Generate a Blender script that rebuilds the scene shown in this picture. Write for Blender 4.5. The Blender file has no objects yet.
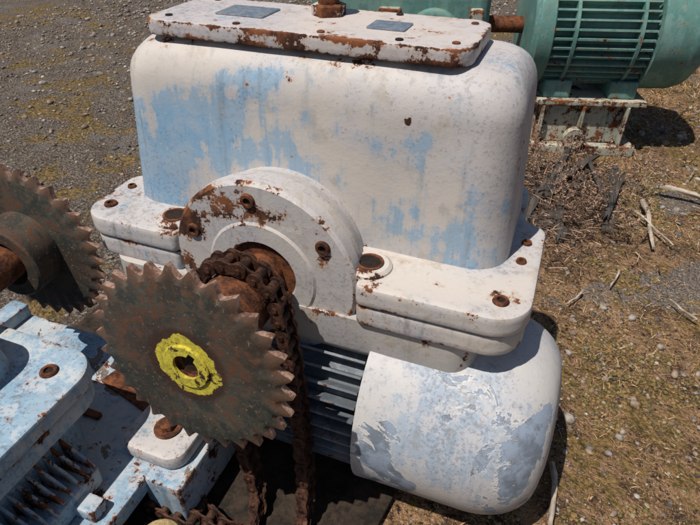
import bpy, bmesh, math, random
import numpy as np
from mathutils import Vector, Matrix
from mathutils import noise as mn
random.seed(7); rng=np.random.default_rng(7)
S=bpy.context.scene; COL=bpy.context.collection
# ------------------------------------------------------------ node helper
class N:
    def __init__(s,name):
        s.m=bpy.data.materials.new(name); s.m.use_nodes=True; s.t=s.m.node_tree; s.t.nodes.clear()
        s.o=s.n("ShaderNodeOutputMaterial"); s.b=s.n("ShaderNodeBsdfPrincipled"); s.l(s.b.outputs[0],s.o.inputs[0])
        s.co=s.n("ShaderNodeTexCoord").outputs["Object"]
    def n(s,t): return s.t.nodes.new(t)
    def l(s,a,b): s.t.links.new(a,b)
    def put(s,v,inp):
        if isinstance(v,bpy.types.NodeSocket): s.l(v,inp)
        elif isinstance(v,(tuple,list)): inp.default_value=tuple(v)+((1,) if len(v)==3 and len(inp.default_value)==4 else ())
        else: inp.default_value=v
    def math(s,op,a,b=0.0,clamp=False):
        k=s.n("ShaderNodeMath");k.operation=op;k.use_clamp=clamp;s.put(a,k.inputs[0]);s.put(b,k.inputs[1]);return k.outputs[0]
    def noise(s,scale,detail=5,rough=.6,dist=0,vec=None,off=0.0):
        k=s.n("ShaderNodeTexNoise");k.inputs["Scale"].default_value=scale;k.inputs["Detail"].default_value=detail
        k.inputs["Roughness"].default_value=rough;k.inputs["Distortion"].default_value=dist
        v=vec or s.co
        if off: v=s.vm('ADD',v,(off,off*.7,off*1.3))
        s.l(v,k.inputs["Vector"]);return k.outputs["Fac"]
    def voro(s,scale,feat='F1',vec=None,out="Distance"):
        k=s.n("ShaderNodeTexVoronoi");k.feature=feat;k.inputs["Scale"].default_value=scale;s.l(vec or s.co,k.inputs["Vector"]);return k.outputs[out]
    def vm(s,op,a,b=None,out=0):
        k=s.n("ShaderNodeVectorMath");k.operation=op;s.put(a,k.inputs[0])
        if b is not None: s.put(b,k.inputs[1])
        return k.outputs[out]
    def length(s,a):
        k=s.n("ShaderNodeVectorMath");k.operation='LENGTH';s.put(a,k.inputs[0]);return k.outputs["Value"]
    def mr(s,v,a,b,c=0.0,d=1.0,smooth=True):
        k=s.n("ShaderNodeMapRange");k.interpolation_type='SMOOTHSTEP' if smooth else 'LINEAR'
        s.put(v,k.inputs[0]);k.inputs[1].default_value=a;k.inputs[2].default_value=b;k.inputs[3].default_value=c;k.inputs[4].default_value=d;return k.outputs[0]
    def mix(s,f,a,b,mode='MIX'):
        k=s.n("ShaderNodeMix");k.data_type='RGBA';k.blend_type=mode;s.put(f,k.inputs[0]);s.put(a,k.inputs[6]);s.put(b,k.inputs[7]);return k.outputs[2]
    def blobs(s,L):
        r=None
        for (x,y,z,a,b,c,w) in L:
            d=s.vm('SUBTRACT',s.co,(x,y,z)); d=s.vm('MULTIPLY',d,(1/a,1/b,1/c))
            v=s.mr(s.length(d),0,1,w,0)
            r=v if r is None else s.math('MAXIMUM',r,v)
        return r if r is not None else 0.0
    def bump(s,h,strength=.3,dist=.002,nrm=None):
        k=s.n("ShaderNodeBump");k.inputs["Strength"].default_value=strength;k.inputs["Distance"].default_value=dist;s.l(h,k.inputs["Height"])
        return k.outputs[0]
    def edge(s):
        k=s.n("ShaderNodeAttribute");k.attribute_name="edge";return k.outputs["Fac"]
    def fin(s,col,rough=.6,metal=0.0,normal=None,spec=.5):
        s.put(col,s.b.inputs["Base Color"]);s.put(rough,s.b.inputs["Roughness"]);s.put(metal,s.b.inputs["Metallic"])
        s.b.inputs["Specular IOR Level"].default_value=spec
        if normal is not None: s.l(normal,s.b.inputs["Normal"])
        return s.m
RD=(.035,.014,.009); RO=(.19,.066,.026)
def paint(name,white=(.49,.45,.415),blue=(.17,.335,.50),bl=[],bth=.62,rust=[],grey=[],gth=.60,greyc=(.13,.16,.205),spots=.62,edge=.16,streak=.0,seed=0.0,dirt=.35,speck=.3,bstr=.6):
    """worn brushed paint: noise values have mean .5, sd about .08"""
    s=N(name)
    big=s.noise(5,5,.62,.4,off=seed+.01); mid=s.noise(24,5,.66,.2,off=seed+1); fine=s.noise(190,2,.7,off=seed+2)
    st=s.vm('MULTIPLY',s.co,(60,60,4)); stn=s.noise(1.0,4,.62,vec=st,off=seed)
    v=s.math('ADD',s.math('MULTIPLY',big,.55),s.math('MULTIPLY',mid,.45))
    v=s.math('ADD',v,s.math('MULTIPLY',s.math('SUBTRACT',stn,.5),.30))
    v=s.math('ADD',v,s.math('MULTIPLY',s.math('SUBTRACT',fine,.5),.07))
    vb=s.math('ADD',v,s.blobs(bl)) if bl else v
    bm=s.math('ADD',s.math('MULTIPLY',s.mr(vb,bth-.09,bth+.06),.45),s.math('MULTIPLY',s.mr(vb,bth-.012,bth+.022),.55))
    w2=s.mix(s.mr(big,.38,.62),white,(white[0]*.86,white[1]*.90,white[2]*1.0))
    w3=s.mix(s.mr(mid,.52,.70),w2,(white[0]*.80,white[1]*.76,white[2]*.69))
    bcol=s.mix(s.mr(mid,.40,.60),blue,tuple(c*.72+d*.28 for c,d in zip(blue,white)))
    c=s.mix(s.math('MULTIPLY',bm,.9),w3,bcol)
    gm=None
    if grey:
        gn=s.math('ADD',s.math('MULTIPLY',s.noise(11,6,.68,.7,off=seed+5),.85),s.math('MULTIPLY',mid,.15))
        gv=s.math('ADD',gn,s.blobs(grey))
        gm=s.mr(gv,gth,gth+.010)
        gc=s.mix(s.mr(mid,.42,.58),greyc,tuple(x*1.8 for x in greyc)); c=s.mix(s.math('MULTIPLY',gm,.94),c,gc)
        rim=s.math('MULTIPLY',s.mr(gv,gth-.022,gth-.004),s.mr(gv,gth,gth+.004,1,0)); c=s.mix(s.math('MULTIPLY',rim,.5),c,(.62,.60,.57))
    d=s.math('MULTIPLY',s.mr(stn,.53,.70),dirt); d=s.math('MULTIPLY',d,s.mr(big,.42,.58,.35,1)); c=s.mix(d,c,(.19,.155,.12))
    d2=s.math('MULTIPLY',s.mr(s.math('ADD',s.math('MULTIPLY',fine,.55),s.math('MULTIPLY',big,.45)),.555,.61),speck); c=s.mix(d2,c,(.12,.095,.08))
    r=s.math('ADD',s.math('MULTIPLY',s.noise(24,6,.74,off=seed+3),.85),s.math('MULTIPLY',fine,.15))
    if rust: r=s.math('ADD',r,s.blobs(rust))
    if edge: r=s.math('ADD',r,s.math('MULTIPLY',s.edge(),edge))
    if streak: r=s.math('ADD',r,s.math('MULTIPLY',s.mr(stn,.56,.72),streak))
    stain=s.mr(r,spots-.06,spots); c=s.mix(s.math('MULTIPLY',stain,.45),c,(.36,.21,.12))
    rm=s.mr(r,spots-.006,spots+.012)
    rc=s.mix(s.mr(mid,.40,.60),RD,RO)
    c=s.mix(rm,c,rc)
    h=s.math('ADD',s.math('MULTIPLY',mid,.7),s.math('MULTIPLY',fine,.18))
    h=s.math('ADD',h,s.math('MULTIPLY',big,1.0))
    if gm is not None: h=s.math('SUBTRACT',h,s.math('MULTIPLY',gm,.6))
    ro=s.math('ADD',.48,s.math('MULTIPLY',rm,.4)); ro=s.math('ADD',ro,s.math('MULTIPLY',mid,.2))
    return s.fin(c,ro,0.0,s.bump(h,bstr,.0022),.35)
def rustm(name,dark=RD,light=RO,sc=40,lo=.38,hi=.62,metal=.1,rough=.85,seed=0):
    s=N(name);n=s.noise(sc,5,.7,off=seed);n2=s.noise(sc*5,2,.7,off=seed)
    c=s.mix(s.mr(s.math('ADD',s.math('MULTIPLY',n,.7),s.math('MULTIPLY',n2,.3)),lo,hi),dark,light)
    return s.fin(c,rough,metal,s.bump(s.math('ADD',n,n2),.6,.0015),.3)
m_body=paint("paint_housing",bl=[(-.16,0,.60,.20,.2,.16,.22),(.01,0,.56,.20,.2,.15,.21),(.19,0,.51,.16,.2,.10,.17),(-.25,0,.52,.14,.2,.15,.21),(.29,0,.50,.10,.2,.12,.12),(-.05,0,.675,.25,.2,.05,.13),(.20,0,.62,.12,.2,.06,.11)],bth=.61,
   rust=[(.337,.0,.63,.012,.2,.07,.24),(-.06,0,.675,.05,.1,.018,.15),(.02,0,.69,.05,.1,.018,.15),(.19,0,.655,.010,.1,.012,.24),(.22,0,.69,.05,.1,.015,.13),(-.2,.03,.71,.12,.08,.02,.14),(.1,.03,.715,.2,.08,.015,.16),(-.05,0,.58,.10,.1,.03,.05),(.14,0,.445,.06,.1,.02,.10),(-.2,0,.445,.06,.1,.02,.08)],spots=.69,edge=0,seed=1,streak=.045,dirt=.42,speck=.3)
m_lid=paint("paint_lid",white=(.50,.45,.42),bl=[(-.1,.1,.74,.1,.1,.1,.1)],bth=.66,spots=.62,edge=.15,seed=4,rust=[(.2,.1,.74,.12,.1,.1,.03),(.0,.035,.735,.35,.02,.02,.10)])
m_flange=paint("paint_flange",bl=[(.3,0,.46,.1,.1,.1,.08)],bth=.62,spots=.63,edge=.065,seed=9,rust=[(.16,-.06,.43,.04,.05,.05,.16),(-.33,-.02,.46,.05,.05,.05,.08),(.35,-.06,.46,.045,.05,.03,.08),(-.18,-.05,.44,.04,.04,.05,.12)],dirt=.5,speck=.4)
m_cap=paint("paint_cap",bl=[(.1,-.08,.3,.1,.1,.08,.08)],bth=.64,spots=.63,edge=.07,seed=14,rust=[(-.04,-.08,.53,.13,.05,.045,.20),(-.12,-.08,.48,.05,.05,.06,.18),(-.135,-.08,.40,.03,.05,.1,.1),(.105,-.08,.465,.022,.04,.045,.19),(.05,-.08,.37,.12,.05,.1,.04)],grey=[(.09,-.08,.36,.07,.1,.09,.07)],gth=.62,greyc=(.22,.215,.21))
m_low=paint("paint_lower_housing",white=(.44,.41,.38),bth=.64,spots=.65,edge=.05,seed=19)
m_cowl=paint("paint_cowl",white=(.48,.46,.44),blue=(.25,.33,.43),bl=[(.25,-.15,.15,.1,.1,.2,.08)],bth=.55,spots=.70,edge=.12,seed=23,
   grey=[(.225,-.15,.20,.085,.16,.14,.17),(.26,-.15,.11,.10,.12,.09,.12),(.435,-.1,.23,.06,.17,.15,.15),(.38,-.12,.09,.11,.12,.09,.10),(.33,-.1,.2,.2,.2,.3,.03)],gth=.60,speck=.35)
m_base=paint("paint_base_frame",white=(.40,.43,.45),blue=(.15,.29,.42),bth=.49,spots=.60,edge=.08,seed=31,grey=[(-.3,-.2,.12,.5,.4,.1,.05)],gth=.60,greyc=(.09,.07,.055),dirt=.65,speck=.6)
m_blue=paint("paint_blue_housing",white=(.45,.48,.49),blue=(.17,.31,.44),bth=.50,spots=.63,edge=.07,seed=37,rust=[(-.27,-.30,.3,.07,.07,.08,.05)],speck=.5,dirt=.5)
m_teal=paint("paint_teal_motor",white=(.16,.28,.245),blue=(.068,.195,.17),bth=.5,spots=.64,edge=.05,seed=41)
m_ped=paint("paint_pedestal",white=(.40,.40,.32),blue=(.14,.27,.235),bth=.55,spots=.54,edge=.10,seed=47,streak=.08)
m_rust=rustm("rust_steel"); m_chain=rustm("rust_chain",dark=(.020,.011,.009),light=(.11,.048,.03),sc=70,metal=.35,rough=.6)
m_rim=rustm("rust_tooth_flank",dark=(.12,.06,.04),light=(.45,.29,.22),sc=60,metal=.3,rough=.5)
m_dark=rustm("dark_recess",dark=(.008,.007,.006),light=(.03,.015,.01))  # near-black on flat discs: shade inside sockets and bores put into the colour
m_shade=rustm("shade_brown",dark=(.010,.008,.006),light=(.045,.03,.02),sc=30)  # near-black brown standing in for the shade under the motor
m_tan=rustm("tan_plastic_cap",dark=(.22,.16,.07),light=(.42,.33,.17),sc=40,metal=0)
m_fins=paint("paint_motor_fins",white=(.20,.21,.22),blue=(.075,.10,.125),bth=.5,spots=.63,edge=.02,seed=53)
def sprk_mat(name,cx,cz,yellow=True):
    s=N(name); n=s.noise(20,5,.72,.4);f=s.noise(150,3,.75);b=s.noise(7,4,.6,off=3)
    c=s.mix(s.mr(n,.42,.60),(.036,.038,.032),(.078,.075,.060))
    c=s.mix(s.mr(b,.44,.62,0,.6),c,(.060,.033,.021))
    c=s.mix(s.mr(f,.58,.66),c,(.19,.145,.10))
    c=s.mix(s.mr(s.math('ADD',s.math('MULTIPLY',n,.5),s.math('MULTIPLY',f,.5)),.525,.575,0,.9),c,(.12,.046,.023))
    c=s.mix(s.mr(s.voro(90),.0,.16,.8,0),c,(.28,.22,.16))
    d=s.vm('SUBTRACT',s.co,(cx,0,cz)); d=s.vm('MULTIPLY',d,(1,0,1)); L=s.length(d)
    c=s.mix(s.math('MULTIPLY',s.mr(s.math('ADD',L,s.math('MULTIPLY',n,.05)),.150,.168),.8),c,(.13,.068,.042))
    if yellow:
        ang=s.math('ADD',L,s.math('MULTIPLY',s.math('SUBTRACT',s.noise(30,5,.6,off=2),.5),.03))
        c=s.mix(s.math('MULTIPLY',s.mr(L,.064,.054),.75),c,(.045,.018,.012))
        ym=s.mr(ang,.0475,.046)
        chip=s.mr(s.noise(45,5,.72,off=6),.58,.60,1,0)
        yc=s.mix(s.mr(f,.4,.62),(.60,.52,.055),(.40,.33,.045))
        c=s.mix(s.math('MULTIPLY',ym,chip),c,yc)
    return s.fin(c,.62,.2,s.bump(s.math('ADD',n,f),.5,.0014),.4)
m_spk=sprk_mat("steel_sprocket",-.006,.406)
m_spk2=sprk_mat("steel_sprocket_far",-.46,.37,False)
def simple(name,c1,c2,sc=20,rough=.8,b=.4,metal=0.,bd=.002):
    s=N(name);n=s.noise(sc,3,.7);return s.fin(s.mix(s.mr(n,.38,.62),c1,c2),rough,metal,s.bump(n,b,bd) if b else None)
m_plate=simple("nameplate_metal",(.20,.26,.34),(.36,.38,.41),120,.4,.2,.6)
def wood_mat():
    s=N("weathered_wood");v=s.vm('MULTIPLY',s.co,(60,4,60));n=s.noise(1.0,5,.7,vec=v);b=s.noise(5,4,.6)
    c=s.mix(s.mr(n,.38,.62),(.016,.013,.012),(.085,.072,.062));c=s.mix(s.mr(b,.5,.65),c,(.045,.034,.027))
    return s.fin(c,.9,0,s.bump(n,.8,.006))
m_wood=wood_mat()
m_stick=simple("dry_stick",(.26,.21,.16),(.44,.37,.30),30)
# ------------------------------------------------------------ mesh helpers
def empty(name):
    e=bpy.data.objects.new(name,None);e.empty_display_size=.05;COL.objects.link(e);return e
def obj(name,vs,fs,mats,par=None,smooth=False,mi=None,auto=None):
    me=bpy.data.meshes.new(name);me.from_pydata([tuple(v) for v in vs],[],fs);me.update()
    for m in (mats if isinstance(mats,(list,tuple)) else [mats]): me.materials.append(m)
    if mi is not None: me.polygons.foreach_set("material_index",mi)
    if smooth: me.polygons.foreach_set("use_smooth",[True]*len(me.polygons))
    bm=bmesh.new();bm.from_mesh(me);bmesh.ops.recalc_face_normals(bm,faces=bm.faces)
    ev=[0.0]*len(bm.verts)
    if len(bm.verts)<60000:
        for e in bm.edges:
            if len(e.link_faces)==2:
                a=e.calc_face_angle_signed(0.0) if e.is_contiguous else 0.0
                w=min(1,max(0,(a-.22)/.35))
                for v in e.verts: ev[v.index]=max(ev[v.index],w)
    bm.to_mesh(me);bm.free()
    at=me.attributes.new("edge",'FLOAT','POINT');at.data.foreach_set("value",ev)
    if auto is not None: me.set_sharp_from_angle(angle=math.radians(auto))
    o=bpy.data.objects.new(name,me);COL.objects.link(o)
    if par: o.parent=par
    return o
def frame(d):
    d=Vector(d).normalized();a=Vector((0,0,1)) if abs(d.z)<.9 else Vector((1,0,0))
    u=a.cross(d).normalized();v=d.cross(u);return d,u,v
def lathe(name,o,d,prof,mat,par,n=48,auto=35,caps=True,phase=0):
    o=Vector(o);d,u,v=frame(d);vs=[];fs=[]
    pp=[prof[0]]
    for a,b in zip(prof,prof[1:]):
        L=math.hypot(b[0]-a[0],b[1]-a[1]);w=.005
        if L>.016:
            pp.append((a[0]+(b[0]-a[0])*w/L,a[1]+(b[1]-a[1])*w/L));pp.append((b[0]-(b[0]-a[0])*w/L,b[1]-(b[1]-a[1])*w/L))
        pp.append(b)
    prof=pp
    for (a,r) in prof:
        for i in range(n):
            t=2*math.pi*i/n+phase;vs.append(o+d*a+(u*math.cos(t)+v*math.sin(t))*max(r,1e-5))
    for k in range(len(prof)-1):
        for i in range(n): j=(i+1)%n;fs.append((k*n+i,k*n+j,(k+1)*n+j,(k+1)*n+i))
    if caps: fs.append(tuple(range(n)));fs.append(tuple((len(prof)-1)*n+i for i in range(n)))
    return obj(name,vs,fs,mat,par,True,auto=auto)
def roundpoly(P,n=8):
    out=[];m=len(P)
    for i in range(m):
        p=Vector(P[i][:2]);a=(Vector(P[i-1][:2])-p);b=(Vector(P[(i+1)%m][:2])-p);r=P[i][2]
        la,lb=a.length,b.length;a.normalize();b.normalize()
        ang=a.angle(b);t=min(r/math.tan(ang/2),la*.48,lb*.48);r=t*math.tan(ang/2)
        bis=(a+b).normalized();c=p+bis*(r/math.sin(ang/2))
        s0=p+a*t-c;s1=p+b*t-c;th=s0.angle_signed(s1)
        for k in range(n+1):
            q=s0.copy();q.rotate(Matrix.Rotation(-th*k/n,2));out.append((c.x+q.x,c.y+q.y))
    return out
def rrect(x0,x1,y0,y1,r,n=8):
    P=[]
    for (cx,cy,a0) in ((x1-r,y0+r,-90),(x1-r,y1-r,0),(x0+r,y1-r,90),(x0+r,y0+r,180)):
        for i in range(n+1):
            a=math.radians(a0+90*i/n);P.append((cx+r*math.cos(a),cy+r*math.sin(a)))
    return P
def loft(name,rings,mat,par,auto=35,smooth=True):
    n=len(rings[0]);vs=[p for r in rings for p in r];fs=[]
    for k in range(len(rings)-1):
        for i in range(n): j=(i+1)%n;fs.append((k*n+i,k*n+j,(k+1)*n+j,(k+1)*n+i))
    fs.append(tuple(range(n)));fs.append(tuple((len(rings)-1)*n+i for i in range(n)))
    return obj(name,vs,fs,mat,par,smooth,auto=auto)
def slab(name,out,z0,z1,mat,par,bev=.004,M=None,wear=.007,fn=None):
    rings=[]
    def ring(z,ins):
        if fn: return [ (M@Vector((x,y,z)) if M else Vector((x,y,z))) for x,y in fn(ins)]
        R=[];n=len(out)
        for i,p in enumerate(out):
            a=Vector(out[i-1]);b=Vector(out[(i+1)%n]);t=(b-a)
            nn=Vector((t.y,-t.x));nn=nn.normalized() if nn.length>0 else Vector((0,0))
            q=Vector(p)-nn*ins;w=Vector((q.x,q.y,z));R.append(M@w if M else w)
        return R
    H=z1-z0;w=min(wear,H*.25)
    L=[(z0,bev),(z0+bev*.3,bev*.3),(z0+bev,0)]
    if H>bev*2+w*2.5: L+=[(z0+bev+w,0),(z1-bev-w,0)]
    L+=[(z1-bev,0),(z1-bev*.3,bev*.3),(z1,bev)]
    if wear>0: L.append((z1,bev+min(wear,.006)))
    for z,i in L: rings.append(ring(z,i))
    return loft(name,rings,mat,par)
def box(name,x0,x1,y0,y1,z0,z1,mat,par,bev=.004,M=None):
    mn_=min(abs(x1-x0),abs(y1-y0));bev=min(bev,mn_*.2,(z1-z0)*.4)
    r=bev*1.5+.001;wear=min(.006,mn_*.15)
    fn=lambda ins: rrect(x0+ins,x1-ins,y0+ins,y1-ins,max(r-ins,.0004),3)
    return slab(name,None,z0,z1,mat,par,bev,M,wear,fn)
def bolt(name,p,d,r,par,mat=None):
    lathe(name+"_seat",p,d,[(-.004,r*1.25),(.0015,r*1.22),(.0045,r*1.05),(.0045,r*.62),(.001,r*.60)],mat or m_rust,par,28,caps=False)
    lathe(name+"_socket",Vector(p)+Vector(d).normalized()*.0012,d,[(-.002,r*.61),(0,r*.60)],m_dark,par,6)
def hexbolt(name,p,d,r,h,par,mat=None):
    mat=mat or m_rust
    lathe(name+"_washer",p,d,[(-.002,r*1.7),(.003,r*1.7),(.004,r*1.6)],mat,par,28)
    lathe(name+"_head",Vector(p)+Vector(d).normalized()*.003,d,[(0,r),(h*.85,r),(h,r*.88)],mat,par,6,auto=20)
# ------------------------------------------------------------ MAIN GEARBOX
G=empty("gear_reducer")
rings=[]
def mk(z,ix,iy,r,ref=[None]):
    P=rrect(-.305+ix,.347-ix*.6,0.0+iy,.25-iy,r,10);m=len(P)
    if ref[0] is None: ref[0]=[max(1,int((Vector(P[(i+1)%m])-Vector(P[i])).length/.02)) for i in range(m)]
    R=[]
    for i in range(m):
        a=Vector(P[i]);b=Vector(P[(i+1)%m]);k=ref[0][i]
        for j in range(k):
            q=a.lerp(b,j/k);w=.0024*mn.noise(Vector((q.x*9,q.y*9,z*9)))+.0007*mn.noise(Vector((q.x*30,q.y*30,z*30)))
            R.append(Vector((q.x+w*.5,q.y+w,z)))
    return R
for k in range(19):
    t=k/18;rings.append(mk(.440+t*(.655-.440),.022*t,.008*t,.055))
rt=.065
for k in range(1,11):
    a=math.pi/2*k/10;rings.append(mk(.655+rt*math.sin(a),.022+rt*(1-math.cos(a)),.008+rt*.75*(1-math.cos(a)),.055))
loft("upper_housing",rings,m_body,G,auto=60)
slab("inspection_lid",rrect(-.232,.258,.030,.20,.03,8),.7225,.745,m_lid,G,.003,wear=.012)
for i,(x,y) in enumerate([(-.20,.06),(-.08,.05),(.05,.05),(.16,.05),(.232,.06),(.235,.17),(.12,.185),(-.19,.18)]):
    lathe("lid_screw_%d"%i,(x,y,.745),(0,0,1),[(-.001,.0055),(.0015,.0055),(.002,.005)],m_rust if i%3 else m_dark,G,16)
for i,(x0,x1,y0,y1) in enumerate([(-.14,-.06,.09,.15),(.10,.155,.09,.135)]):
    box("nameplate_%d"%i,x0,x1,y0,y1,.7455,.7475,m_plate,G,.0005)
lathe("breather_base",(.02,.150,.745),(0,0,1),[(0,.026),(.014,.026),(.016,.022)],m_lid,G,6,auto=20)
lathe("breather_stem",(.02,.150,.759),(0,0,1),[(0,.016),(.03,.016),(.032,.021),(.055,.022),(.06,.017)],m_rust,G,24)
def fl(e,zy=0): return roundpoly([(-.352+e,-.080+e,.05),(-.160,-.080+e,.01),(-.155,-.05,.005),(.150,-.05,.005),(.155,-.098+e,.012),(.394-e,-.098+e,.055),(.394-e,.150,.03),(.355,.172,.02),(.355,.30,.04),(-.315,.30,.04),(-.315,.09,.02),(-.352+e,.070,.03)])
slab("upper_flange",fl(0),.4145,.449,m_flange,G,.005)
slab("lower_flange",fl(.003),.376,.4125,m_flange,G,.005)
slab("split_gasket",fl(.007),.411,.416,m_dark,G,.0005)
for i,(x,y) in enumerate([(.352,-.058),(.366,.045),(.368,.098),(-.318,-.035),(-.325,.03)]):
    bolt("flange_bolt_%d"%i,(x,y,.449),(0,0,1),.0095 if i in(0,3) else .0065,G)
for i,(x,y) in enumerate([(-.185,-.035),(.160,-.045)]):
    lathe("boss_%d"%i,(x,y,.446),(0,0,1),[(0,.034),(.006,.033),(.010,.028)],m_flange,G,32)
    lathe("boss_ring_%d"%i,(x,y,.455),(0,0,1),[(0,.0205),(.003,.0205),(.003,.0165),(.0015,.016)],m_rust,G,24,caps=False)
    lathe("boss_bore_%d"%i,(x,y,.4562),(0,0,1),[(0,.017),(.0006,.0165)],m_dark,G,24)
rings=[[Vector((x,y,z)) for x,y in rrect(-.30+i,.335-i,-.088+i*.8,.26-i,.04,8)] for z,i in ((.300,.02),(.3005,.014),(.304,.007),(.311,.002),(.318,0),(.377,0))]
loft("lower_housing",rings,m_low,G)
lathe("bearing_boss",(0,0.02,.42),(0,-1,0),[(0,.135),(.03,.138),(.055,.148),(.074,.150)],m_cap,G,96)
lathe("bearing_cap",(0,-.056,.42),(0,-1,0),[(0,.153),(.021,.153),(.027,.148),(.027,.09),(.030,.086),(.030,.058),(.025,.055)],m_cap,G,96,caps=False)
for i in range(6):
    a=math.radians(60*i+35);bolt("cap_bolt_%d"%i,(.125*math.cos(a),-.083,.42+.125*math.sin(a)),(0,-1,0),.0095,G)
lathe("oil_seal",(0,-.078,.42),(0,-1,0),[(0,.056),(.002,.055)],m_rust,G,48)
lathe("output_shaft",(0,-.07,.42),(0,-1,0),[(0,.034),(.190,.034),(.192,.031)],m_rust,G,48)
lathe("sprocket_hub",(0,-.105,.42),(0,-1,0),[(0,.044),(.003,.05),(.14,.05)],m_rust,G,64)
# motor beneath
Mo=empty("electric_motor")
lathe("motor_barrel",(-.24,0,.17),(1,0,0),[(0,.10),(.02,.13),(.44,.13)],m_fins,Mo,48)
def fins(name,o,x0,x1,r0,r1,th,cnt,mat,par,M=None):
    vs=[];fs=[]
    for i in range(cnt):
        a=2*math.pi*i/cnt;dd=Vector((0,math.cos(a),math.sin(a)));t=Vector((0,-math.sin(a),math.cos(a)))*th;b=len(vs)
        for x in (x0,x1):
            for r in (r0,r1):
                for sg in (-1,1):
                    q=Vector(o)+dd*r+t*sg+Vector((x,0,0));vs.append(M@q if M else q)
        for f in [(0,1,3,2),(4,6,7,5),(0,4,5,1),(2,3,7,6),(0,2,6,4),(1,5,7,3)]: fs.append(tuple(b+k for k in f))
    return obj(name,vs,fs,mat,par)
fins("cooling_fins",(0,0,.17),-.2,.172,.125,.158,.002,40,m_fins,Mo)
prof=[(.004,.168),(0,.170),(0,.1735),(.006,.1735),(.03,.1725),(.18,.172)]
for k in range(1,11):
    a=math.pi/2*k/10;prof.append((.18+.105*math.sin(a),.172-.075*(1-math.cos(a))))
prof+= [(.288,.09),(.284,.03),(.284,.001)]
lathe("fan_cowl",(.178,.0,.172),(1,0,0),prof,m_cowl,Mo,96,auto=60,caps=False)
lathe("cowl_backplate",(.186,0,.172),(1,0,0),[(0,.169),(.003,.169)],m_dark,Mo,48)
# ------------------------------------------------------------ sprockets
def sprocket(name,c,R=.152,N_=30,th=.018,bore=.0215,mat=None,tilt=(0,0)):
    E=empty(name);nt=14;root=R-.0170;n=N_*nt
    def prof(i):
        ph=(i%nt)/nt; ph=ph if ph<=.5 else 1-ph
        v=min(1.0,1.12*(1-math.cos(math.pi*ph))**.9)
        return root+(R-root)*v*(0.96+.04*math.sin((i//nt)*2.1))
    vs=[];spec=[("b",bore,-1),("c",.046,-1),("c",.09,-1),("r",root-.006,-1),("o",0,-.5),("o",0,.5),("r",root-.006,1),("c",.09,1),("b",bore,1)]
    rot=Matrix.Rotation(math.radians(tilt[0]),3,'X')@Matrix.Rotation(math.radians(tilt[1]),3,'Z')
    for kind,r,y in spec:
        for i in range(n):
            a=2*math.pi*i/n+.06; rr=prof(i) if kind=="o" else r
            vs.append(Vector(c)+rot@Vector((rr*math.cos(a),y*th/2,rr*math.sin(a))))
    fs=[];mi=[]
    for k in range(len(spec)):
        k2=(k+1)%len(spec)
        for i in range(n):
            j=(i+1)%n;fs.append((k*n+i,k*n+j,k2*n+j,k2*n+i));mi.append(1 if k==4 else (2 if k==8 else 0))
    obj("toothed_wheel",vs,fs,[mat,m_rim,m_rust],E,True,mi,auto=28)
    return E,rot
o=Vector((-.006,-.270,.406))
E1,rot=sprocket("chain_sprocket",o,R=.150,mat=m_spk,tilt=(-4,0))
d=rot@Vector((0,-1,0))
def keyring(name,r0,r1,a0,a1,mat):
    vs=[];fs=[];n=64;dd,u,v=frame(d)
    for (a,r) in ((a0,r1),(a1-.001,r1),(a1,r1-.0015),(a1,r0),(a0,r0)):
        for i in range(n):
            t=2*math.pi*i/n; rr=r
            if r==r0 and abs(((t-math.radians(60)+math.pi)%(2*math.pi))-math.pi)<.26: rr=r0*1.38
            vs.append(o+dd*a+(u*math.cos(t)+v*math.sin(t))*rr)
    for k in range(4):
        for i in range(n): j=(i+1)%n;fs.append((k*n+i,k*n+j,(k+1)*n+j,(k+1)*n+i))
    return obj(name,vs,fs,mat,E1,True,auto=30)
keyring("hub_face",.019,.034,.008,.0125,m_spk)
lathe("bore_end",o+d*.001,d,[(-.004,.0225),(.0,.0222)],m_rust,E1,32)
lathe("bore_center",o+d*.0012,d,[(-.001,.014),(.0005,.013)],m_dark,E1,24)
E2,rot2=sprocket("chain_sprocket",(-.462,-.10,.372),mat=m_spk2,tilt=(-3,3))
lathe("hub",(-.462,-.105,.372),(0.05,-1,0),[(0,.070),(.055,.070),(.058,.066),(.058,.045),(.02,.042),(.02,.001)],m_spk2,E2,64,caps=False)
lathe("shaft",(-.462,-.105,.372),(0.05,-1,0),[(0,.033),(.19,.033)],m_rust,E2,32)
# ------------------------------------------------------------ chain
def link_plate(p,q,y,th,h,waist,vs,fs):
    p=Vector(p);q=Vector(q);ax=(q-p);ax.normalize();yv=Vector((0,1,0));up=yv.cross(ax).normalized()
    out=[];n=7
    for i in range(n+1):
        a=math.pi/2+math.pi*i/n;out.append(p+ax*(h*math.cos(a))+up*(h*math.sin(a)))
    out.append((p+q)/2-up*waist)
    for i in range(n+1):
        a=-math.pi/2+math.pi*i/n;out.append(q+ax*(h*math.cos(a))+up*(h*math.sin(a)))
    out.append((p+q)/2+up*waist)
    b=len(vs);m=len(out)
    for s in (-.5,.5):
        for w in out: vs.append(w+yv*(y+s*th))
    for i in range(m): j=(i+1)%m;fs.append((b+i,b+j,b+m+j,b+m+i))
    fs.append(tuple(b+i for i in range(m)));fs.append(tuple(b+m+i for i in range(m)))
def cyl(p,yv,y0,y1,r,vs,fs,n=12):
    dd,u,v=frame(yv);b=len(vs)
    for y in (y0,y1):
        for i in range(n):
            a=2*math.pi*i/n;vs.append(Vector(p)+dd*y+(u*math.cos(a)+v*math.sin(a))*r)
    for i in range(n): j=(i+1)%n;fs.append((b+i,b+j,b+n+j,b+n+i))
    fs.append(tuple(b+i for i in range(n)));fs.append(tuple(b+n+i for i in range(n)))
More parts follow.
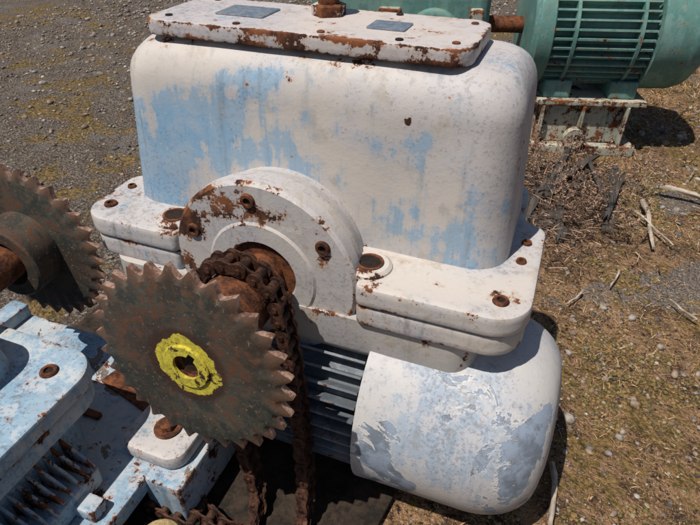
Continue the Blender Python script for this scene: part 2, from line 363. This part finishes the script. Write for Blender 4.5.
def resample(P,step):
    P=[Vector(p) for p in P];out=[P[0]];cur=P[0];i=1
    while i<len(P):
        dlt=P[i]-cur
        if dlt.length>=step: cur=cur+dlt.normalized()*step;out.append(cur)
        else: i+=1
    return out
def chain(name,P,par,pitch=.0254,w=1.0,h=.0118):
    pts=resample(P,pitch);vs=[];fs=[]
    for i in range(len(pts)-1):
        outer=i%2
        for sg in (-1,1):
            link_plate(pts[i],pts[i+1],sg*(.0135 if outer else .0100)*w,.0032,h,h*.72,vs,fs)
    for p in pts:
        cyl(p,(0,1,0),-.0085*w,.0085*w,.0078,vs,fs);cyl(p,(0,1,0),-.0175*w,.0175*w,.0042,vs,fs,10)
    return obj(name,vs,fs,m_chain,par,True,auto=35)
Ch=empty("roller_chain")
P=[];yc=-.150
for k in range(25):
    a=math.radians(168-168*k/24);P.append((.066*math.cos(a),yc,.42+.066*math.sin(a)))
P+=[(.070,yc,.38),(.080,yc-.005,.30),(.094,yc-.020,.2),(.108,yc-.045,.1),(.116,yc-.075,.035),(.122,yc-.12,.022),(.126,yc-.22,.022)]
chain("chain_strand",P,Ch,w=1.1)
chain("chain_end",[(-.066,yc-.012,.434),(-.085,yc-.012,.425),(-.09,yc-.012,.40),(-.07,yc-.012,.385)],Ch)
chain("chain_strand_rear",[(-.02,-.19,.36),(-.015,-.195,.25),(.0,-.2,.15),(.02,-.21,.05),(.04,-.25,.022),(.05,-.34,.022)],Ch)
for i,(x,y,z) in enumerate([(-.13,-.30,.05),(-.12,-.335,.035),(-.06,-.27,.03),(-.02,-.36,.03),(.0,-.31,.045)]):
    chain("chain_pile_%d"%i,[(x,y,z),(x+.06,y-.01*i,z-.005),(x+.13,y-.008,z-.012),(x+.17,y,.015)],Ch)
# ------------------------------------------------------------ base frame
B=empty("steel_base_frame")
box("deck_plate",-.66,-.13,-.55,-.055,.085,.12,m_base,B,.004)
box("foot_channel",-.14,-.065,-.30,-.055,.02,.119,m_base,B,.004)
box("side_rail",-.66,-.615,-.55,-.055,.12,.150,m_base,B,.004)
box("rear_rail",-.10,.38,.03,.30,.0,.08,m_shade,B,.004)
slab("shade_sheet",roundpoly([(-.62,-.62,.05),(.10,-.62,.05),(.20,-.40,.08),(.24,-.12,.05),(.24,.28,.02),(-.62,.28,.02)]),.0,.010,m_shade,B,.002)  # added dark sheet over the ground; the shade is in its colour
box("front_beam",-.40,-.02,-.47,-.43,.02,.085,m_base,B,.004)
Mr=Matrix.Translation((-.235,-.165,.121))@Matrix.Rotation(math.radians(-14),4,'Z')
box("angle_iron_flat",-.10,.10,-.02,.02,0,.006,m_rust,B,.001,Mr)
box("angle_iron_web",-.10,.10,.014,.02,.006,.03,m_rust,B,.001,Mr)
box("rusty_strip",-.42,-.28,-.235,-.222,.1205,.128,m_rust,B,.001)
slab("foot_pad",rrect(-.20,-.08,-.275,-.165,.03,6),.12,.150,m_flange,B,.006)
hexbolt("anchor_bolt",(-.135,-.22,.150),(0,0,1),.014,.013,B)
box("crossbar",-.64,-.15,-.39,-.36,.12,.145,m_base,B,.003)
lathe("tan_cap",(-.062,-.365,.03),(0,0,1),[(0,.04),(.05,.04),(.062,.033),(.066,.02)],m_tan,B,32)
# ------------------------------------------------------------ blue machine lower left
Bl=empty("blue_gear_reducer")
slab("flange",rrect(-.75,-.212,-.75,-.232,.055,10),.272,.304,m_blue,Bl,.006)
slab("flange_lower",rrect(-.75,-.216,-.75,-.236,.055,10),.236,.2705,m_blue,Bl,.006)
rings=[[Vector((x,y,z)) for x,y in rrect(-.75,-.315-i,-.75,-.285-i,.05,8)] for z,i in ((.30,0),(.40,.012),(.42,.02),(.43,.05))]
loft("upper_body",rings,m_blue,Bl)
rings=[[Vector((x,y,z)) for x,y in rrect(-.75,-.245-i,-.75,-.27-i,.05,8)] for z,i in ((.121,.0),(.2,.0),(.237,0))]
loft("lower_body",rings,m_blue,Bl)
bolt("flange_bolt_0",(-.267,-.287,.304),(0,0,1),.0115,Bl)
bolt("flange_bolt_1",(-.262,-.42,.304),(0,0,1),.0115,Bl)
box("rib_block",-.26,-.185,-.47,-.325,.121,.160,m_base,Bl,.006)
for i in range(9):
    y=-.465+i*.0165;vs=[(-.26,y,.16),(-.26,y+.004,.16),(-.185,y,.16),(-.185,y+.004,.16),(-.26,y,.215),(-.26,y+.004,.215),(-.20,y,.178),(-.20,y+.004,.178)]
    obj("rib_%d"%i,vs,[(0,1,3,2),(4,6,7,5),(0,4,5,1),(2,3,7,6),(0,2,6,4),(1,5,7,3)],m_base,Bl)
# ------------------------------------------------------------ teal motor
T=empty("teal_electric_motor")
MT=Matrix.Translation((.445,1.66,0))@Matrix.Rotation(math.radians(16),4,'Z')
def tl(name,o,d,prof,mat,n=48,**k): return lathe(name,MT@Vector(o),MT.to_3x3()@Vector(d),prof,mat,T,n,**k)
box("pedestal_top",-.20,.21,-.11,.25,.175,.195,m_ped,T,.003,MT)
box("pedestal_web",-.18,.17,-.08,.22,.02,.175,m_ped,T,.004,MT)
box("pedestal_foot",-.20,.21,-.12,.25,-.02,.02,m_ped,T,.004,MT)
for i,x in enumerate((-.17,-.02,.14)): box("gusset_%d"%i,x,x+.012,-.115,-.08,.02,.175,m_ped,T,.002,MT)
lathe("eye_lug",MT@Vector((-.03,-.10,.05)),MT.to_3x3()@Vector((0,-1,0)),[(0,.04),(.03,.04),(.03,.018),(.0,.016)],m_ped,T,24,caps=False)
zc=.42
for i,x in enumerate((-.12,.12)): box("foot_%d"%i,x-.05,x+.05,-.08,.2,.195,.26,m_teal,T,.006,MT)
tl("barrel",(-.24,.07,zc),(1,0,0),[(0,.10),(.01,.17),(.42,.17)],m_teal)
fins("cooling_fins",(0,.07,zc),-.19,.16,.165,.205,.0035,40,m_teal,T,MT)
tl("drive_end_bell",(-.26,.07,zc),(1,0,0),[(0,.10),(.005,.19),(.02,.21),(.07,.212),(.075,.205)],m_teal)
tl("fan_cowl",(.165,.07,zc),(1,0,0),[(0,.2),(.002,.218),(.13,.216),(.165,.205),(.19,.18),(.20,.13),(.201,.001)],m_teal,64,auto=50)
tl("shaft",(-.40,.07,zc),(1,0,0),[(0,.03),(.15,.03)],m_rust)
for i,x in enumerate((-.12,.10)): tl("clamp_%d"%i,(x,.07,zc),(1,0,0),[(0,.2),(.001,.209),(.012,.209),(.013,.2)],m_teal)
T2=empty("teal_gear_housing")
box("housing",-1.05,-.40,-.06,.26,.2,.56,m_teal,T2,.03,MT)
box("bed",-1.15,-.34,-.12,.3,0,.2,m_ped,T2,.006,MT)
box("cover_rib",-.80,-.72,-.10,-.05,.2,.5,m_ped,T2,.006,MT)
box("cover_rib_2",-.48,-.43,-.10,-.05,.2,.5,m_ped,T2,.006,MT)
lathe("bearing",MT@Vector((-.60,-.06,.4)),MT.to_3x3()@Vector((0,-1,0)),[(0,.1),(.05,.1),(.055,.09),(.055,.04),(.12,.035)],m_teal,T2,40)
# ------------------------------------------------------------ ground
def gh(x,y):
    return .020*mn.noise(Vector((x*1.1,y*1.1,0)))+.010*mn.noise(Vector((x*6,y*6,3)))+.005*mn.noise(Vector((x*22,y*22,5)))-.014
n=330
def sp(c,L,pw,n):
    t=np.linspace(-1,1,n);return c+np.sign(t)*np.abs(t)**pw*L
xs=sp(.3,60,2.7,n);ys=sp(.9,60,2.7,n)
vs=[(x,y,gh(x,y)) for y in ys for x in xs]
fs=[(j*n+i,j*n+i+1,(j+1)*n+i+1,(j+1)*n+i) for j in range(n-1) for i in range(n-1)]
def ground_mat():
    s=N("ground_soil");sx=s.n("ShaderNodeSeparateXYZ");s.l(s.co,sx.inputs[0]);x=sx.outputs[0]
    a=s.noise(1.3,5,.6,.4);b=s.noise(9,5,.7);f=s.noise(70,4,.75);g=s.noise(300,2,.7)
    grit=s.voro(95)
    grav=s.mix(s.mr(f,.36,.64),(.14,.108,.085),(.31,.255,.205))
    grav=s.mix(s.mr(grit,.25,.65),grav,(.07,.055,.046)); grav=s.mix(s.mr(g,.56,.64),grav,(.46,.40,.34))
    grav=s.mix(s.mr(b,.50,.64,0,.6),grav,(.10,.075,.058))
    soil=s.mix(s.mr(b,.40,.60),(.12,.068,.038),(.35,.205,.11)); soil=s.mix(s.mr(g,.54,.64),soil,(.50,.35,.21)); soil=s.mix(s.mr(f,.52,.62),soil,(.05,.032,.022))
    side=s.math('ADD',s.math('ADD',x,s.math('MULTIPLY',s.math('SUBTRACT',a,.5),2.6)),s.math('MULTIPLY',s.math('SUBTRACT',b,.5),1.2))
    c=s.mix(s.mr(side,-.25,.15),grav,soil)
    gp=s.mr(s.math('ADD',s.noise(3.5,5,.65,off=15),s.blobs([(.62,.30,0,.22,.22,1,.06)])),.54,.60);c=s.mix(s.math('MULTIPLY',gp,.8),c,s.mix(s.mr(g,.42,.58),(.08,.07,.062),(.31,.28,.25)))
    moss=s.mr(s.math('ADD',s.math('ADD',s.math('MULTIPLY',a,.35),s.math('MULTIPLY',s.noise(5,5,.72,off=8),.65)),s.blobs([(.75,.15,0,.5,.5,1,.06)])),.52,.56)
    c=s.mix(s.math('MULTIPLY',moss,.85),c,s.mix(s.mr(f,.42,.58),(.085,.066,.02),(.32,.20,.075)))
    c=s.mix(s.blobs([(.42,1.15,0,.30,.40,1,.95)]),c,(.028,.021,.016))
    h=s.math('ADD',f,s.math('MULTIPLY',g,.5));h=s.math('SUBTRACT',h,s.math('MULTIPLY',grit,.6))
    return s.fin(c,.95,0,s.bump(h,1.0,.016),.15)
obj("ground",vs,fs,ground_mat(),None,True)
t_=(1+5**.5)/2
ico=np.array([(-1,t_,0),(1,t_,0),(-1,-t_,0),(1,-t_,0),(0,-1,t_),(0,1,t_),(0,-1,-t_),(0,1,-t_),(t_,0,-1),(t_,0,1),(-t_,0,-1),(-t_,0,1)])/1.902
icf=np.array([(0,11,5),(0,5,1),(0,1,7),(0,7,10),(0,10,11),(1,5,9),(5,11,4),(11,10,2),(10,7,6),(7,1,8),(3,9,4),(3,4,2),(3,2,6),(3,6,8),(3,8,9),(4,9,5),(2,4,11),(6,2,10),(8,6,7),(9,8,1)])
def fastmesh(name,V,F,mats,mi=None):
    me=bpy.data.meshes.new(name);me.vertices.add(len(V));me.vertices.foreach_set("co",np.asarray(V,dtype=np.float32).ravel())
    k=F.shape[1];me.loops.add(F.size);me.loops.foreach_set("vertex_index",F.astype(np.int32).ravel());me.polygons.add(len(F))
    me.polygons.foreach_set("loop_start",np.arange(0,F.size,k,dtype=np.int32))
    for m in mats: me.materials.append(m)
    if mi is not None: me.polygons.foreach_set("material_index",mi.astype(np.int32))
    me.update(calc_edges=True);me.validate()
    o=bpy.data.objects.new(name,me);COL.objects.link(o);return o
def stones(name,pts,sizes,mats,flat=(.4,.75),pr=None):
    V=[];F=[];MI=[]
    for k,((x,y),s) in enumerate(zip(pts,sizes)):
        q=ico*(1+rng.uniform(-.28,.28,(12,1)))*np.array([1,rng.uniform(.6,1),rng.uniform(*flat)])*s
        a=rng.uniform(0,6.28);ca,sa=math.cos(a),math.sin(a);q=q@np.array([[ca,-sa,0],[sa,ca,0],[0,0,1]])
        q+=np.array([x,y,gh(x,y)+s*.15]);V.append(q);F.append(icf+12*k);MI.append(np.full(20,rng.choice(len(mats),p=pr)))
    return fastmesh(name,np.concatenate(V),np.concatenate(F),mats,np.concatenate(MI))
def inside(x,y): return (-.34<x<.38 and -.08<y<.3)
pts=[];sz=[]
while len(pts)<26000:
    r=rng.random()
    if r<.65: x,y=rng.uniform(-3.4,-.2),rng.uniform(.0,4.4)
    elif r<.87: x,y=rng.uniform(-.3,1.2),rng.uniform(-.2,2.0)
    else: x,y=rng.uniform(-.3,1.4),rng.uniform(-.4,5)
    if inside(x,y): continue
    cl=mn.noise(Vector((x*2.2,y*2.2,9)))
    if x>0 and cl<.08 and rng.random()<.7: continue
    pts.append((x,y));sz.append(min(.022,.0025*math.exp(rng.normal(0,.6))*(1+.35*max(0,y))))
sm=[simple("stone_grey",(.15,.13,.115),(.32,.28,.24),40,b=0),simple("stone_brown",(.14,.10,.075),(.30,.22,.16),40,b=0),simple("stone_dark",(.055,.047,.042),(.15,.13,.11),40,b=0),simple("stone_pale",(.28,.25,.21),(.44,.39,.34),40,b=0)]
stones("gravel",pts,sz,sm,pr=[.33,.35,.26,.06])
pts=[];sz=[]
while len(pts)<9000:
    x,y=rng.uniform(.35,1.3),rng.uniform(-.3,2.2)
    if inside(x,y): continue
    cl=mn.noise(Vector((x*4,y*4,21)))+.5*mn.noise(Vector((x*13,y*13,2)))
    if cl<.16: continue
    pts.append((x,y));sz.append(rng.uniform(.002,.007)*(1+.2*max(0,y)))
stones("moss",pts,sz,[simple("moss_olive",(.075,.060,.018),(.17,.125,.04),200,b=0),simple("moss_rust",(.14,.085,.03),(.27,.165,.06),200,b=0),simple("moss_pale",(.20,.165,.09),(.32,.26,.15),200,b=0)],(.2,.45),[.45,.47,.08])
def blades(name,items,mats):
    V=[];F=[];MI=[];b=0
    for (p,d,L,w,bend,mi) in items:
        p=np.array(p);d=np.array(d);side=np.cross(d,rng.normal(size=3));side/=np.linalg.norm(side)+1e-9
        m=p+d*L*.5;e=p+d*L+np.array(bend)
        V+= [p-side*w,p+side*w,m-side*w*.8,m+side*w*.8,e-side*w*.2,e+side*w*.2]
        F+= [(b,b+1,b+3,b+2),(b+2,b+3,b+5,b+4)];MI+=[mi,mi];b+=6
    return fastmesh(name,np.array(V),np.array(F),mats,np.array(MI))
gm=[simple("straw_pale",(.40,.28,.16),(.56,.42,.26),30,b=0),simple("straw_brown",(.27,.15,.075),(.42,.25,.13),30,b=0),simple("moss_tuft",(.11,.085,.028),(.22,.15,.045),30,b=0)]
it=[]
for k in range(90000):
    if rng.random()<.87: x,y=rng.uniform(.3,1.7),rng.uniform(-.3,3.4)
    else: x,y=rng.uniform(-3,.3),rng.uniform(.2,4.5)
    if inside(x,y): continue
    cl=mn.noise(Vector((x*3,y*3,1)))+.5*mn.noise(Vector((x*9,y*9,4)))
    if cl<.0 and rng.random()<.8: continue
    if x<.0 and cl<.25: continue
    a=rng.uniform(0,6.28);up=abs(rng.normal(0,.7));d=np.array([math.cos(a),math.sin(a),up]);d/=np.linalg.norm(d)
    L=rng.uniform(.005,.020)*(1+.3*max(0,y)); it.append(((x,y,gh(x,y)),d,L,.0005+.0004*rng.random()+.0003*max(0,y),(0,0,-L*.15),int(rng.choice([0,1,1,2,2]))))
blades("dry_grass",it,gm)
wm=[simple("weed_stem",(.22,.13,.085),(.34,.23,.15),30,b=0),simple("weed_seed",(.28,.17,.12),(.44,.30,.22),30,b=0),simple("dead_leaf_dark",(.05,.03,.02),(.12,.07,.045),30,b=0)]
def weed(name,bases,h):
    items=[]
    def stem(p,d,L,w,lev):
        k=4;q=np.array(p)
        for s_ in range(k):
            d2=d+rng.normal(0,.12,3);d2/=np.linalg.norm(d2);items.append((q,d2,L/k*1.05,w,(0,0,0),1 if lev else 0));q=q+d2*L/k
            if lev<2 and s_>0 and (lev==0 or rng.random()<.6):
                for _ in range(2 if lev==0 else 1):
                    dd=d2+rng.normal(0,.55,3);dd[2]=abs(dd[2]);dd/=np.linalg.norm(dd);stem(q,dd,L*.36,w*.6,lev+1)
            if lev>=1:
                for _ in range(3):
                    dd=rng.normal(0,1,3);dd/=np.linalg.norm(dd);items.append((q,dd,.007*h/.2,.0020*h/.2,(0,0,0),int(rng.choice([0,1,1,2]))))
    for (x,y) in bases:
        for _ in range(2):
            d=np.array([rng.normal(0,.4),rng.normal(0,.4),1.0]);d/=np.linalg.norm(d);stem((x,y,gh(x,y)),d,h*rng.uniform(.5,1.1),.0011,0)
    return blades(name,items,wm)
for i in range(13):
    x=rng.uniform(.33,.68);y=rng.uniform(.82,1.38);weed("dead_weed",[(x,y)],.16)
for (x,y) in [(.95,2.0),(1.15,2.3),(.85,1.6),(1.3,2.6),(-.9,.6),(-.75,.5),(-1.9,2.6),(-.6,.35),(1.0,2.8),(.8,1.9)]: weed("dead_weed",[(x+rng.uniform(-.03,.03),y)],.12)
# dark litter between the boards
it=[]
for k in range(5000):
    x=.44+rng.normal(0,.11);y=1.12+rng.normal(0,.17);a=rng.uniform(0,6.28);dd=np.array([math.cos(a),math.sin(a),abs(rng.normal(0,.25))]);dd/=np.linalg.norm(dd)
    it.append(((x,y,gh(x,y)+rng.uniform(0,.02)),dd,rng.uniform(.01,.05),rng.uniform(.0007,.0022),(0,0,-.002),int(rng.choice([0,1,2,2,2,2]))))
blades("plant_litter",it,wm)
for i in range(14):
    x=.28+rng.uniform(0,.32);y0=.84+rng.uniform(0,.28);L=rng.uniform(.22,.58);a=rng.normal(-4,13);w=rng.uniform(.008,.020)
    M=Matrix.Translation((x,y0,gh(x,y0)+.004+.006*(i%4)))@Matrix.Rotation(math.radians(-a),4,'Z')@Matrix.Rotation(math.radians(rng.uniform(-8,8)),4,'Y')@Matrix.Rotation(math.radians(rng.uniform(-.8,1.5)),4,'X')
    e1,e2,e3=rng.uniform(-.02,.03,3)
    out=[(-w,e1),(-w*.4,-.02+e2),(w*.3,.01),(w,e3),(w*1.05,L*.3),(w*.85,L*.6),(w*.9,L+e1),(w*.1,L+.02+e3),(-w*.7,L*.93),(-w*.95,L*.6),(-w*1.1,L*.3)]
    slab("weathered_plank",out,0,rng.uniform(.006,.013),m_wood,None,.0012,M,wear=0)
def stick(p,q,r):
    p=Vector(p);q=Vector(q);vs=[];fs=[];d,u,v=frame(q-p);K=9;n=7
    for k in range(K):
        t=k/(K-1);c=p+(q-p)*t+u*math.sin(t*5)*r*.8+v*math.sin(t*9)*r*.4
        for i in range(n):
            a=6.283*i/n;vs.append(c+(u*math.cos(a)+v*math.sin(a))*r*(1-.4*t)*(1+.25*math.sin(i*3+k*1.7)))
    for k in range(K-1):
        for i in range(n): j=(i+1)%n;fs.append((k*n+i,k*n+j,(k+1)*n+j,(k+1)*n+i))
    fs.append(tuple(range(n)));fs.append(tuple((K-1)*n+i for i in range(n)))
    obj("dry_stick",vs,fs,m_stick,None,True,auto=50)
stick((.69,1.17,.02),(.72,.90,.01),.008);stick((.74,1.30,.02),(1.05,1.24,.01),.009);stick((.50,.06,.0),(.51,-.12,.03),.006)
stick((.66,1.10,.02),(.77,.93,.015),.004)
stick((.53,.62,.01),(.50,.55,.01),.003);stick((.8,.6,.01),(.74,.66,.01),.003);stick((.62,.75,.01),(.60,.66,.01),.003)
stick((-.62,.22,.02),(-.52,.42,.02),.008)
for i in range(30):
    x=rng.uniform(.4,1.3);y=rng.uniform(.2,2.4);a=rng.uniform(0,6.28);L=rng.uniform(.02,.08);stick((x,y,.0),(x+L*math.cos(a),y+L*math.sin(a),.008),.0015)
# ------------------------------------------------------------ light, sky, camera
sd=Vector((-.20,-.36,.90)).normalized()
el=math.asin(sd.z);az=math.atan2(sd.x,sd.y)
W=bpy.data.worlds.new("World");S.world=W;W.use_nodes=True;nt=W.node_tree;bg=nt.nodes["Background"]
sky=nt.nodes.new("ShaderNodeTexSky");sky.sky_type='NISHITA';sky.sun_disc=False;sky.sun_elevation=el;sky.sun_rotation=az
nt.links.new(sky.outputs[0],bg.inputs[0]);bg.inputs[1].default_value=.06
L=bpy.data.lights.new("sun","SUN");L.energy=5.0;L.angle=math.radians(.53);L.color=(1,.94,.86)
lo=bpy.data.objects.new("sun",L);COL.objects.link(lo);lo.rotation_euler=(-sd).to_track_quat('-Z','Y').to_euler()
th=math.radians(21);p=math.radians(36)
Fv=Vector((-math.sin(th)*math.cos(p),math.cos(th)*math.cos(p),-math.sin(p)));Rv=Vector((math.cos(th),math.sin(th),0));Uv=Rv.cross(Fv)
cd=bpy.data.cameras.new("camera");cd.sensor_width=36;cd.lens=36*560/700;cd.clip_start=.02;cd.clip_end=300
cam=bpy.data.objects.new("camera",cd);COL.objects.link(cam)
Mx=Matrix((Rv,Uv,-Fv)).transposed().to_4x4();Mx.translation=Vector((.370,-.674,.937));cam.matrix_world=Mx
S.camera=cam
S.view_settings.view_transform='Standard';S.view_settings.look='None';S.view_settings.exposure=0
